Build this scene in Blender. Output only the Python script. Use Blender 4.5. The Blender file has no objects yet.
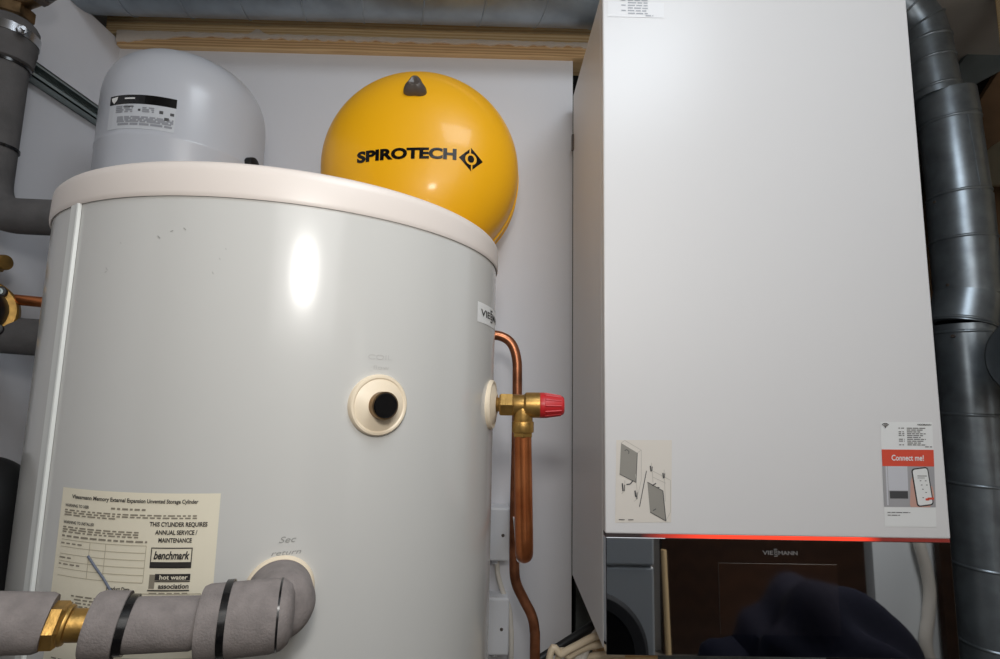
import bpy, bmesh, math, random
from mathutils import Vector, Matrix
random.seed(7)
C = bpy.context.scene.collection
CZ = 1.5                                   # camera height above the floor
PI = math.pi

# ------------------------------------------------------------------ camera
F_PX, PITCH, ROLL, YAW = 495.8, .1173, .0196, .0112
fwd = Vector((math.sin(YAW)*math.cos(PITCH), math.cos(YAW)*math.cos(PITCH), math.sin(PITCH)))
_r = Vector((math.cos(YAW), -math.sin(YAW), 0)); _u = _r.cross(fwd)
right = _r*math.cos(ROLL) + _u*math.sin(ROLL)
up = -_r*math.sin(ROLL) + _u*math.cos(ROLL)
cd = bpy.data.cameras.new('camera'); cam = bpy.data.objects.new('camera', cd); C.objects.link(cam)
cd.sensor_width = 36; cd.lens = F_PX/1000*36; cd.clip_start = .02
M = Matrix((right, up, -fwd)).transposed().to_4x4(); M.translation = Vector((0, 0, CZ))
cam.matrix_world = M
bpy.context.scene.camera = cam

# coordinates below are metres measured from the eye point (z = 0 at eye height)
def ray(x, y): return fwd + right*((x-500)/F_PX) + up*((329.5-y)/F_PX)
def onY(x, y, Y): d = ray(x, y); return d*(Y/d.y)
def onX(x, y, X): d = ray(x, y); return d*(X/d.x)

# ------------------------------------------------------------------ materials
def lin(c):
    c = [v/255 for v in c]
    return tuple(v/12.92 if v <= .04045 else ((v+.055)/1.055)**2.4 for v in c) + (1,)
def mat(name, col, rough=.5, metal=0, bump=0, bscale=60, var=0, vscale=8, coat=0, ior=None, emit=None, estr=0, vcol=None):
    m = bpy.data.materials.new(name); m.use_nodes = True
    nt = m.node_tree; b = nt.nodes['Principled BSDF']
    b.inputs['Base Color'].default_value = lin(col); b.inputs['Roughness'].default_value = rough
    b.inputs['Metallic'].default_value = metal
    if coat: b.inputs['Coat Weight'].default_value = coat; b.inputs['Coat Roughness'].default_value = .12
    if ior: b.inputs['IOR'].default_value = ior
    if emit: b.inputs['Emission Color'].default_value = lin(emit); b.inputs['Emission Strength'].default_value = estr
    tc = nt.nodes.new('ShaderNodeTexCoord')
    if bump:
        n = nt.nodes.new('ShaderNodeTexNoise'); n.inputs['Scale'].default_value = bscale; n.inputs['Detail'].default_value = 4
        bp = nt.nodes.new('ShaderNodeBump'); bp.inputs['Strength'].default_value = bump; bp.inputs['Distance'].default_value = .003
        nt.links.new(tc.outputs['Object'], n.inputs['Vector']); nt.links.new(n.outputs['Fac'], bp.inputs['Height'])
        nt.links.new(bp.outputs['Normal'], b.inputs['Normal'])
    if var:
        n = nt.nodes.new('ShaderNodeTexNoise'); n.inputs['Scale'].default_value = vscale; n.inputs['Detail'].default_value = 5
        mx = nt.nodes.new('ShaderNodeMix'); mx.data_type = 'RGBA'
        c2 = vcol or tuple(max(0, v*(1-var)) for v in col)
        mx.inputs[6].default_value = lin(col); mx.inputs[7].default_value = lin(c2)
        rmp = nt.nodes.new('ShaderNodeMapRange'); rmp.inputs[1].default_value = .35; rmp.inputs[2].default_value = .7
        nt.links.new(tc.outputs['Object'], n.inputs['Vector']); nt.links.new(n.outputs['Fac'], rmp.inputs[0])
        nt.links.new(rmp.outputs[0], mx.inputs[0]); nt.links.new(mx.outputs[2], b.inputs['Base Color'])
    return m
def wood(name, c1, c2, rough=.7, sc=(2.2, 30, 30)):
    m = bpy.data.materials.new(name); m.use_nodes = True
    nt = m.node_tree; b = nt.nodes['Principled BSDF']; b.inputs['Roughness'].default_value = rough
    tc = nt.nodes.new('ShaderNodeTexCoord'); mp = nt.nodes.new('ShaderNodeMapping'); mp.inputs['Scale'].default_value = sc
    w = nt.nodes.new('ShaderNodeTexWave'); w.bands_direction = 'Z'; w.inputs['Scale'].default_value = 1.6
    w.inputs['Distortion'].default_value = 6; w.inputs['Detail'].default_value = 3; w.inputs['Detail Scale'].default_value = .8
    r = nt.nodes.new('ShaderNodeValToRGB'); r.color_ramp.elements[0].color = lin(c1); r.color_ramp.elements[1].color = lin(c2)
    nt.links.new(tc.outputs['Object'], mp.inputs[0]); nt.links.new(mp.outputs[0], w.inputs['Vector'])
    nt.links.new(w.outputs['Fac'], r.inputs[0]); nt.links.new(r.outputs[0], b.inputs['Base Color'])
    return m

M_wall = mat('white_wall_paint', (222, 222, 226), .75, bump=.06, bscale=90)
M_room = mat('room_paint', (214, 208, 200), .8)
M_floor = mat('grey_vinyl_floor', (120, 112, 104), .5, var=.15)
M_void = mat('void_shade_board', (34, 30, 28), .9, var=.3)  # near-black base colour paints in the unlit void beyond the wall boards
M_ply = mat('brown_board', (128, 100, 72), .8, var=.3, vscale=5)
M_tank = mat('cylinder_enamel', (204, 203, 199), .2, coat=.25)
M_lid = mat('cream_plastic_lid', (229, 219, 211), .38)
M_seam = mat('seam_strip_plastic', (226, 228, 224), .25)
M_collar = mat('cream_plastic', (238, 222, 196), .4)
M_black = mat('black_rubber', (14, 15, 17), .5)
M_tie = mat('black_nylon', (12, 12, 14), .22)
M_steel = mat('bare_steel', (178, 180, 184), .25, 1)
M_paper = mat('aged_paper', (234, 226, 204), .7)
M_ink = mat('black_ink', (48, 44, 42), .7)
M_greyink = mat('grey_print', (142, 134, 118), .7)
M_faint = mat('faint_print', (186, 177, 155), .7)
M_pencil = mat('pencil', (150, 150, 146), .7)
M_penblue = mat('ball_pen', (96, 102, 116), .6)
M_white = mat('white_vinyl', (236, 236, 234), .5)
M_boiler = mat('boiler_white_enamel', (226, 224, 223), .34)
M_glass = mat('black_mirror_glass', (158, 162, 168), .02, 1)
M_screen = mat('display_glass', (182, 180, 180), .05, 1)
M_logo = mat('silver_print', (122, 118, 116), .5)
M_label = mat('off_white_sticker', (226, 219, 209), .6)
M_orange = mat('orange_red_print', (224, 84, 62), .5)
M_photo = mat('printed_grey', (168, 166, 168), .6)
M_photolt = mat('printed_light_grey', (205, 205, 210), .6)
M_photodk = mat('printed_dark_grey', (74, 74, 76), .6)
M_skin = mat('printed_skin', (204, 160, 146), .6)
M_diag = mat('diagram_grey', (152, 148, 140), .6)
M_diagln = mat('diagram_line', (196, 190, 181), .6)
M_yellow = mat('yellow_enamel', (252, 184, 6), .42, coat=.2)
M_cap = mat('grey_plastic_cap', (84, 76, 70), .35)
M_vessel = mat('pale_grey_enamel', (196, 199, 206), .32, coat=.15)
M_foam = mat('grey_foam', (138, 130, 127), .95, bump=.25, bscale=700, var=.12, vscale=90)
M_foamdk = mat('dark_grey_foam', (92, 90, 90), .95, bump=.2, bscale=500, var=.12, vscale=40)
M_brass = mat('brass', (200, 158, 88), .4, .85, bump=.12, bscale=200, var=.25, vscale=40)
M_brassold = mat('tarnished_brass', (150, 124, 92), .42, 1, var=.4, vscale=60)
M_copper = mat('copper', (212, 132, 82), .3, .9, var=.42, vscale=26, vcol=(176, 96, 54))
M_copperdk = mat('dull_copper', (196, 128, 92), .32, .85, var=.35, vscale=30)
M_red = mat('red_plastic', (196, 40, 44), .38)
M_box = mat('white_box_plastic', (226, 228, 232), .4)
M_cable = mat('white_cable', (222, 216, 206), .5)
M_cream = mat('cream_cable', (214, 196, 168), .5)
M_galv = mat('galvanised_steel', (158, 168, 176), .34, .75, bump=.03, bscale=30, var=.16, vscale=22)
M_galvdk = mat('galvanised_duct', (158, 168, 176), .42, .75, var=.15, vscale=14)
M_rail = mat('zinc_rail', (160, 172, 170), .45, .7, var=.15)
M_timber = wood('pine_timber', (246, 220, 174), (222, 184, 130))
M_timber2 = wood('stained_batten', (226, 192, 144), (190, 148, 102))
M_plaster = mat('plaster_smear', (226, 214, 200), .9, bump=.5, bscale=120)
M_brown = wood('brown_door_wood', (52, 32, 20), (44, 26, 16), .5, (8, 8, 1.5))
M_navy = mat('navy_cloth', (5, 8, 34), .9, bump=.5, bscale=40)
M_wm = mat('appliance_white', (226, 230, 232), .3)
M_smoke = mat('smoked_door_glass', (22, 22, 26), .08)
M_blue = mat('blue_plastic', (30, 96, 176), .35)

# ------------------------------------------------------------------ object helpers
def root_pos(p):
    while p.parent: p = p.parent
    return p.location
def thing(name, label, cat, loc, group=None):
    o = bpy.data.objects.new(name, None); C.objects.link(o)
    o.location = Vector(loc) + Vector((0, 0, CZ)); o.empty_display_size = .05
    o['label'] = label; o['category'] = cat
    if group: o['group'] = group
    return o
def obj(name, bm, m, parent=None, smooth=True, angle=35, label=None):
    off = Vector((0, 0, CZ))
    if parent: off = off - root_pos(parent)
    else:
        cs = [v.co for v in bm.verts]
        lo = Vector((min(c.x for c in cs), min(c.y for c in cs), min(c.z for c in cs)))
        hi = Vector((max(c.x for c in cs), max(c.y for c in cs), max(c.z for c in cs)))
        org = Vector(((lo.x+hi.x)/2, (lo.y+hi.y)/2, lo.z)); off = -org
    bmesh.ops.transform(bm, matrix=Matrix.Translation(off), verts=bm.verts)
    me = bpy.data.meshes.new(name); bm.to_mesh(me); bm.free()
    for mm in (m if isinstance(m, (list, tuple)) else [m]): me.materials.append(mm)
    if smooth:
        fl = [p.use_smooth for p in me.polygons]
        me.set_sharp_from_angle(angle=math.radians(angle))
        me.polygons.foreach_set('use_smooth', fl)
    else: me.polygons.foreach_set('use_smooth', [False]*len(me.polygons))
    o = bpy.data.objects.new(name, me); C.objects.link(o)
    if parent: o.parent = parent
    else: o.location = -off + Vector((0, 0, CZ))
    if label: o['label'] = label
    return o
def tag(o, label, cat, group=None):
    o['label'] = label; o['category'] = cat
    if group: o['group'] = group
    return o
def struct(name, bm, m, smooth=False, label=None):
    o = obj(name, bm, m, None, smooth); o['kind'] = 'structure'
    if label: o['label'] = label
    return o
NB = bmesh.new
def box(bm, a, b, bev=0, seg=2, mi=0, rot=None, org=None):
    a, b = Vector(a), Vector(b); c = (a+b)/2; s = b-a
    t = bmesh.new()
    bmesh.ops.create_cube(t, size=1, matrix=Matrix.Diagonal((abs(s.x), abs(s.y), abs(s.z), 1)))
    if bev: bmesh.ops.bevel(t, geom=t.edges[:], offset=bev, segments=seg, profile=.5, affect='EDGES')
    for f in t.faces: f.material_index = mi; f.smooth = False
    mt = Matrix.Translation(c)
    if rot is not None: mt = Matrix.Translation(c) @ rot.to_4x4()
    bmesh.ops.transform(t, matrix=mt, verts=t.verts)
    merge(bm, t); return bm
def merge(bm, t):
    vs = [bm.verts.new(v.co) for v in t.verts]
    t.verts.index_update()
    for f in t.faces:
        try:
            g = bm.faces.new([vs[v.index] for v in f.verts]); g.material_index = f.material_index; g.smooth = f.smooth
        except ValueError: pass
    t.free()
def basis(d):
    d = Vector(d).normalized(); h = Vector((0, 0, 1)) if abs(d.z) < .9 else Vector((1, 0, 0))
    a = d.cross(h).normalized(); b = a.cross(d).normalized()
    return a, b, d
def lathe(bm, prof, org, axis, seg=48, mi=0, closed=False, phase=0, sx=1):
    """prof: (radius, height) pairs along the axis"""
    a, b, d = basis(axis); org = Vector(org); rings = []
    for r, h in prof:
        if r < 1e-6: rings.append([bm.verts.new(org+d*h)])
        else: rings.append([bm.verts.new(org+d*h+a*(r*sx*math.cos(phase+2*PI*i/seg))+b*(r*math.sin(phase+2*PI*i/seg))) for i in range(seg)])
    def face(vs):
        f = bm.faces.new(vs); f.material_index = mi; f.smooth = True
    pairs = list(zip(rings, rings[1:]))
    if closed: pairs.append((rings[-1], rings[0]))
    for A, B in pairs:
        for i in range(seg):
            j = (i+1) % seg
            if len(A) == 1 and len(B) == 1: continue
            if len(A) == 1: face([A[0], B[i], B[j]])
            elif len(B) == 1: face([A[i], B[0], A[j]])
            else: face([A[i], B[i], B[j], A[j]])
    bmesh.ops.recalc_face_normals(bm, faces=bm.faces)
    return bm
def cyl(bm, a, b, r, seg=32, bev=0, mi=0, r2=None):
    a, b = Vector(a), Vector(b); L = (b-a).length; r2 = r if r2 is None else r2
    if bev: p = [(0, 0), (r-bev, 0), (r-bev*.3, bev*.3), (r, bev), (r2, L-bev), (r2-bev*.3, L-bev*.3), (r2-bev, L), (0, L)]
    else: p = [(0, 0), (r, 0), (r2, L), (0, L)]
    return lathe(bm, p, a, b-a, seg, mi)
def hexnut(bm, a, b, r, mi=0, bev=.12):
    a, b = Vector(a), Vector(b); L = (b-a).length; e = r*bev
    return lathe(bm, [(0, 0), (r-e, 0), (r, e), (r, L-e), (r-e, L), (0, L)], a, b-a, 6, mi)
def catmull(P, n=8):
    P = [Vector(p) for p in P]; Q = [P[0]*2-P[1]]+P+[P[-1]*2-P[-2]]; out = []
    for i in range(1, len(Q)-2):
        p0, p1, p2, p3 = Q[i-1:i+3]
        for k in range(n):
            t = k/n
            out.append(.5*((2*p1)+(p2-p0)*t+(2*p0-5*p1+4*p2-p3)*t*t+(3*p1-p0-3*p2+p3)*t**3))
    return out+[P[-1]]
def fillet(P, rad, n=8):
    """polyline with rounded corners"""
    P = [Vector(p) for p in P]; out = [P[0]]
    for i in range(1, len(P)-1):
        a, b, c = P[i-1], P[i], P[i+1]
        r = min(rad, (a-b).length*.49, (c-b).length*.49)
        s, e = b+(a-b).normalized()*r, b+(c-b).normalized()*r
        for k in range(n+1):
            t = k/n; out.append(s*(1-t)**2+b*2*t*(1-t)+e*t*t)
    return out+[P[-1]]
def tube(bm, path, r, seg=16, mi=0, caps=True, rf=None):
    path = [Vector(p) for p in path]; n = len(path)
    tang = [(path[min(i+1, n-1)]-path[max(i-1, 0)]).normalized() for i in range(n)]
    a, b, _ = basis(tang[0]); rings = []
    for i in range(n):
        if i:
            q = tang[i-1].rotation_difference(tang[i]); a = q @ a; b = q @ b
        rr = rf(i/(n-1)) if rf else r
        rings.append([bm.verts.new(path[i]+a*rr*math.cos(2*PI*k/seg)+b*rr*math.sin(2*PI*k/seg)) for k in range(seg)])
    fs = []
    for A, B in zip(rings, rings[1:]):
        for k in range(seg):
            fs.append(bm.faces.new([A[k], A[(k+1) % seg], B[(k+1) % seg], B[k]]))
    if caps: fs += [bm.faces.new(rings[0]), bm.faces.new(rings[-1][::-1])]
    for f in fs: f.material_index = mi; f.smooth = True
    bmesh.ops.recalc_face_normals(bm, faces=fs)
    return bm
def poly(bm, pts, mi=0):
    f = bm.faces.new([bm.verts.new(Vector(p)) for p in pts]); f.material_index = mi; return f
def ringpath(c, axis, r, n=40, a0=0, a1=2*PI, sx=1):
    a, b, d = basis(axis); c = Vector(c)
    return [c+a*r*math.cos(a0+(a1-a0)*i/n)+b*r*math.sin(a0+(a1-a0)*i/n) for i in range(n+1)]

# text as flat triangles in (u, v), fitted to a box
def text2d(s, bold=0, shear=0):
    cu = bpy.data.curves.new('t', 'FONT'); cu.body = s; cu.size = 1; cu.offset = bold; cu.shear = shear
    cu.resolution_u = 4; cu.fill_mode = 'FRONT'
    o = bpy.data.objects.new('t', cu); C.objects.link(o); bpy.context.view_layer.update()
    me = bpy.data.meshes.new_from_object(o.evaluated_get(bpy.context.evaluated_depsgraph_get()))
    vs = [(v.co.x, v.co.y) for v in me.vertices]; fs = [tuple(p.vertices) for p in me.polygons]
    bpy.data.objects.remove(o); bpy.data.curves.remove(cu); bpy.data.meshes.remove(me)
    return vs, fs
def put_text(bm, s, box4, fn, bold=0, shear=0, mi=0, caps=True):
    """box4 = (u0, u1, v_base, height of capitals); fn(u, v) -> 3D point"""
    vs, fs = text2d(s, bold, shear)
    u0, u1, vb, h = box4
    xs = [v[0] for v in vs]; x0, x1 = min(xs), max(xs); k = h/.69
    V = [bm.verts.new(fn(u0+(x-x0)/(x1-x0)*(u1-u0), vb+y*k)) for x, y in vs]
    for f in fs:
        try: g = bm.faces.new([V[i] for i in f]); g.material_index = mi
        except ValueError: pass
def rect(bm, u0, u1, v0, v1, fn, mi=0, nu=6):
    for i in range(nu):
        a, b = u0+(u1-u0)*i/nu, u0+(u1-u0)*(i+1)/nu
        poly(bm, [fn(a, v0), fn(b, v0), fn(b, v1), fn(a, v1)], mi)
def words(bm, u0, u1, v, h, fn, mi=0, wmin=.012, wmax=.03, gap=.006, scale=1):
    """a line of print too small to read: word-length dashes"""
    u = u0
    while u < u1:
        w = min(random.uniform(wmin, wmax)*scale, u1-u)
        rect(bm, u, u+w, v, v+h, fn, mi, 2)
        u += w+gap*scale

def wordmark(bm, u0, u1, v, h, fn, bold=.02):
    w = u1-u0
    put_text(bm, 'VIE', (u0, u0+w*.30, v, h), fn, bold=bold)
    for k in (-1.0, -.5, 0, .5, 1.0): rect(bm, u0+w*.325, u0+w*.425, v+h*(.42+k*.9), v+h*(.62+k*.9), fn)
    rect(bm, u0+w*.325, u0+w*.345, v+h*.0, v+h*1.35, fn); rect(bm, u0+w*.405, u0+w*.425, v-h*.35, v+h*.95, fn)
    put_text(bm, 'MANN', (u0+w*.45, u1, v, h), fn, bold=bold)

# ------------------------------------------------------------------ the room
XL, YB = -.79, .965                         # left wall face, back wall face
ZT = .688                                   # top of the wall boards
X0, X1, Y0 = -1.35, 3.3, -1.75
bx = lambda a, b: box(NB(), a, b)
struct('floor', bx((X0, Y0-.1, -CZ-.08), (X1, 1.55, -CZ)), M_floor)
struct('ceiling', bx((X0-.1, Y0-.1, 1.02), (X1+.1, 1.65, 1.1)), M_room)
WR = onY(571.5, 600, YB).x
struct('wall_back', bx((XL, YB, -CZ), (WR, YB+.03, ZT)), M_wall)
struct('wall_left', bx((XL-.03, -.05, -CZ), (XL, YB+.03, ZT+.012)), M_wall)
struct('wall_outer_left', bx((X0-.08, Y0, -CZ), (X0, 1.55, 1.02)), M_void)
struct('wall_outer_back', bx((X0, 1.45, -CZ), (X1, 1.55, 1.02)), M_void)
struct('wall_right', bx((X1, Y0, -CZ), (X1+.08, 1.55, 1.02)), M_room)
struct('wall_front', bx((X0, Y0-.1, -CZ), (X1, Y0, 1.02)), M_room)

# timber battens that carry the wall boards, with plaster squeezed out between them
b = NB(); box(b, (XL-.028, YB-.008, ZT+.026), (.34, YB+.05, ZT+.068), .002)
tag(obj('timber_batten', b, M_timber), 'upper pale pine batten right under the long spiral duct', 'timber')
b = NB(); box(b, (XL+.001, YB-.012, ZT-.004), (.34, YB+.05, ZT+.0235), .002)
tag(obj('timber_batten', b, M_timber2), 'lower brown batten with plaster smeared along its top edge', 'timber')
b = NB(); n = 150; L0, L1 = XL+.002, .33
def edge(i, k): return .004*math.sin(i*.7+k)+.003*math.sin(i*1.9+2*k)+.002*math.sin(i*4.3+k*5)
top = []; bot = []
for i in range(n+1):
    x = L0+(L1-L0)*i/n; t = i/n
    hi = ZT+.0265+.18*edge(i, 0); lo = ZT+.0175+.4*edge(i, 2)
    if t < .13: lo -= .016*(1-t/.13)
    if .245 < t < .27: hi += .013*(1-abs(t-.257)/.0125)
    top.append(Vector((x, YB-.0155, hi))); bot.append(Vector((x, YB-.0155, lo)))
for i in range(n):
    A = [top[i], top[i+1], bot[i+1], bot[i]]
    poly(b, A); B = [p+Vector((0, .006, 0)) for p in A]
    poly(b, [A[0], A[1], B[1], B[0]]); poly(b, [A[3], A[2], B[2], B[3]])
bmesh.ops.remove_doubles(b, verts=b.verts, dist=1e-5); bmesh.ops.recalc_face_normals(b, faces=b.faces)
o = struct('trim_plaster', b, M_plaster, True)

# ------------------------------------------------------------------ the hot water cylinder
TX, TY, TR = -.26274, .6772, .26335
TT, RH = .1912, .0320                       # top of lid, depth of lid rim
def tk(s, z, off=0):                        # s = arc length round the front (s=0 faces -Y), z height
    th = s/TR; r = TR+off
    return Vector((TX+r*math.sin(th), TY-r*math.cos(th), z))
def tank_hit(x, y, R=TR):
    d = ray(x, y); a = d.x**2+d.y**2; bb = -2*(d.x*TX+d.y*TY); c = TX*TX+TY*TY-R*R
    D = max(0, bb*bb-4*a*c); return d*((-bb-D**.5)/(2*a))
def tank_sz(x, y):
    p = tank_hit(x, y); return TR*math.atan2(p.x-TX, -(p.y-TY)), p.z
tank = thing('hot_water_cylinder', 'large white floor-standing hot water cylinder with cream lid and paper sheet', 'water cylinder', (TX, TY, -CZ))
b = NB(); lathe(b, [(0, -CZ+.03), (TR-.012, -CZ+.03), (TR, -CZ+.04), (TR, TT-.012), (TR-.004, TT-.008), (0, TT-.008)], (TX, TY, 0), (0, 0, 1), 160)
obj('body', b, M_tank, tank)
b = NB(); lathe(b, [(0, -CZ), (TR-.03, -CZ), (TR-.03, -CZ+.03), (0, -CZ+.03)], (TX, TY, 0), (0, 0, 1), 96); obj('base_ring', b, M_black, tank)
RR = TR+.0026
b = NB(); lathe(b, [(TR+.0002, TT-RH), (RR-.0012, TT-RH-.0006), (RR-.0004, TT-RH+.0012), (RR, TT-RH+.004), (RR-.0003, TT-.010), (RR-.0008, TT-.004), (RR-.003, TT-.0012), (RR-.006, TT+.0008), (TR-.01, TT+.003), (0, TT+.004)], (TX, TY, 0), (0, 0, 1), 160)
obj('lid', b, M_lid, tank)
# overlap strip of the casing sheet
s0 = -26.0/180*PI*TR
b = NB(); prof = [(-.0165, .0002), (-.0155, .0016), (-.006, .0017), (-.0052, .0026), (-.0015, .0030), (.0000, .0026), (.0008, .0002)]
for (sa, oa), (sb, ob) in zip(prof, prof[1:]):
    poly(b, [tk(s0+sa, TT-RH, oa), tk(s0+sb, TT-RH, ob), tk(s0+sb, -CZ+.05, ob), tk(s0+sa, -CZ+.05, oa)])
bmesh.ops.remove_doubles(b, verts=b.verts, dist=1e-5); bmesh.ops.recalc_face_normals(b, faces=b.faces)
obj('seam_strip', b, M_seam, tank)
def port(px, py, rad):
    s, z = tank_sz(px, py); th = s/TR; nrm = Vector((math.sin(th), -math.cos(th), 0)); p = tk(s, z)
    b = NB(); k = rad/.031
    lathe(b, [(.0, .006), (.010*k, .006), (.012*k, .0085), (.015*k, .0078), (.026*k, .0036), (.0275*k, .0044), (.0295*k, .0042), (.031*k, .0022), (.031*k, -.004), (0, -.004)], p, nrm, 64)
    return obj('port_collar', b, M_collar, tank), p, nrm
pc, p, nr = port(378, 405, .0283)
b = NB(); lathe(b, [(.0125, .004), (.0125, .0165), (.010, .0165), (.010, .010), (.0, .010)], p, nr, 40); st = obj('pipe_stub', b, M_brassold, pc)
b = NB(); lathe(b, [(.0, .0178), (.0106, .0178), (.0113, .0170), (.0113, .0105), (0, .0105)], p, nr, 40); obj('dark_pipe_end', b, M_tie, pc, label='black disc filling in the shade of the open pipe end')  # black disc puts the darkness inside the open stub into colour
pc2, VP, VN = port(490.5, 404.5, .031)
pc3, EP, EN = port(279.5, 590, .027)
# scuffs on the enamel
b = NB()
for (x, y, dx, dy, w) in [(159, 237, 2.4, 2.4, 1), (185, 229, 2.6, 2, .9), (172, 231, 3, -1, .6), (107, 269, 1.5, 3, .7), (106, 272, 2, -1, .5), (213, 273, 1.2, 2, 1), (220, 259, 1, 1.5, .7), (121, 243, 1.2, .6, .5), (226, 249, 1.2, .8, .6)]:
    a = tank_sz(x-dx/2, y-dy/2); c = tank_sz(x+dx/2, y+dy/2); h = .0005*w
    poly(b, [tk(a[0], a[1]-h, .0003), tk(c[0], c[1]-h, .0003), tk(c[0], c[1]+h, .0003), tk(a[0], a[1]+h, .0003)])
obj('scuff_marks', b, M_pencil, tank, False)
def pxt(off):                               # print positions read off the cylinder face
    return lambda s, z: tk(s, z, off)
def line_px(bm, s, x0, y0, x1, hpx, off, **kw):
    a = tank_sz(x0, y0); c = tank_sz(x1, y0); z1 = tank_sz(x0, y0-hpx)[1]
    put_text(bm, s, (a[0], c[0], a[1], z1-a[1]), pxt(off), **kw)
# pencilled notes over two ports
b = NB(); line_px(b, 'COIL', 368, 359, 392, 5, .0003, bold=-.01); line_px(b, 'flow', 373, 369, 389, 4, .0003, bold=-.01); obj('pencil_note', b, mat('faint_pencil', (186, 184, 181), .7), tank, False)
b = NB(); line_px(b, 'Sec', 279, 543, 296, 6, .0003, shear=.3); line_px(b, 'return', 271, 556, 301, 5, .0003, shear=.3); obj('pencil_note', b, M_pencil, tank, False)
# badge near the right edge
sA, zA = tank_sz(477.5, 301); zB = zA-.024
sV = tank_sz(480.5, 312)[0]; wV = (tank_sz(489.5, 312)[0]-sV)/.30; sB = sV+wV+.006
b = NB(); rect(b, sA, sB, zB, zA, pxt(.0004), 0, 14)
badge = obj('badge_sticker', b, M_white, tank, False, label='white badge sticker with a dark wordmark')
b = NB(); wordmark(b, sV, sV+wV, (zA+zB)/2-.0035, .0078, pxt(.0008)); obj('printed_text', b, M_ink, badge, False)
# the instruction sheet
W0, ZS = tank_sz(64, 487); W1 = tank_sz(221, 494)[0]; HS = .205; SW = W1-W0
b = NB(); rect(b, W0, W1, ZS-HS, ZS, pxt(.0004), 0, 18)
sheet = obj('instruction_sheet', b, M_paper, tank, False, label='cream paper instruction sheet stuck on the cylinder')
VK = .885
def UU(u): return tank_sz(64+u*157, 500)[0] if 0 <= u < 1 else (W0 if u < 0 else W1)
W0 = tank_sz(64, 500)[0]
def sh(off): return lambda u, v: tk(UU(u), ZS-v*VK*SW, .0004+off)      # u, v in sheet widths, v downwards
def sht(bm, s, u0, u1, v, h, **kw): put_text(bm, s, (u0, u1, 0, h*VK*SW), lambda u, y: tk(UU(u), ZS-v*VK*SW+y, .0008), **kw)
b = NB()
sht(b, 'Viessmann Memory External Expansion Unvented Storage Cylinder', .055, .86, .062, .024, bold=.025)
sht(b, 'WARNING TO USER', .02, .17, .118, .018, bold=.02)
sht(b, 'WARNING TO INSTALLER', .02, .215, .225, .018, bold=.02)
sht(b, 'THIS CYLINDER REQUIRES', .565, .93, .205, .026, bold=.03)
sht(b, 'ANNUAL SERVICE /', .605, .87, .255, .026, bold=.03)
sht(b, 'MAINTENANCE', .63, .84, .303, .026, bold=.03)
sht(b, 'Product Data', .335, .48, .605, .022, bold=.03)
# benchmark and association marks
F = sh(.0004)
def frame(bm, u0, u1, v0, v1, t, fn): 
    rect(bm, u0, u1, v0, v0+t, fn); rect(bm, u0, u1, v1-t, v1, fn); rect(bm, u0, u0+t, v0, v1, fn); rect(bm, u1-t, u1, v0, v1, fn)
frame(b, .59, .85, .335, .46, .006, F); rect(b, .59, .85, .423, .46, F)
sht(b, 'benchmark', .61, .835, .405, .046, bold=.03, shear=.25)
rect(b, .63, .85, .495, .535, F); rect(b, .59, .85, .592, .60, F); rect(b, .63, .85, .538, .544, F)
sht(b, 'association', .655, .845, .583, .028, bold=.03)
obj('printed_text', b, M_ink, sheet, False)
b = NB(); sht(b, 'hot water', .66, .835, .527, .026, bold=.02); 
for v in b.verts:                            # white letters lie over the black bar
    d = Vector((v.co.x-TX, v.co.y-TY, 0)).normalized(); v.co += d*.0003
obj('printed_text', b, M_paper, sheet, False, label='pale letters on a black bar')
b = NB(); words_f = sh(.0003)
def wl(u0, u1, v, h=.009, mi=0): words(b, u0, u1, v, h, words_f, mi, .015, .05, .012)
wl(.31, .53, .10, .012)
for v in (.135, .15, .165): wl(.02, .86 if v < .16 else .35, v)
for v in (.243, .258, .273): wl(.02, .5, v)
wl(.02, .56, .298, .012); wl(.02, .15, .345); wl(.02, .1, .435); wl(.02, .15, .475); wl(.60, .84, .61, .007)
for k, v in enumerate((.66, .68, .70, .72, .74, .78, .80)): wl(.12+.02*(k % 2), .27, v)
for v in (1.05, 1.07, 1.1, 1.12, 1.2, 1.22, 1.3): wl(.04, .7, v)
rect(b, .595, .63, .50, .585, words_f)
obj('fine_print', b, M_greyink, sheet, False)
b = NB()
for v in (.325, .37, .415, .46, .505, .55): rect(b, .02, .555, v, v+.004, words_f)
for u in (.555, .20, .30): rect(b, u, u+.004, .325, .55, words_f)
rect(b, .33, .92, .615, .62, words_f); rect(b, .92, .925, .615, 1.0, words_f); rect(b, .33, .335, .615, 1.0, words_f); rect(b, .33, .92, 1.0, 1.005, words_f)
obj('form_lines', b, M_faint, sheet, False)
b = NB(); tube(b, [tk(UU(u), ZS-v*VK*SW, .0009) for u, v in ((.20, .41), (.25, .47), (.31, .535), (.37, .615))], .0009, 8)
tube(b, catmull([tk(UU(u), ZS-v*VK*SW, .0007) for u, v in ((.36, .715), (.39, .68), (.41, .70), (.43, .675), (.45, .70), (.48, .685), (.50, .69))], 5), .0005, 6)
obj('pen_marks', b, M_penblue, sheet)

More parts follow.
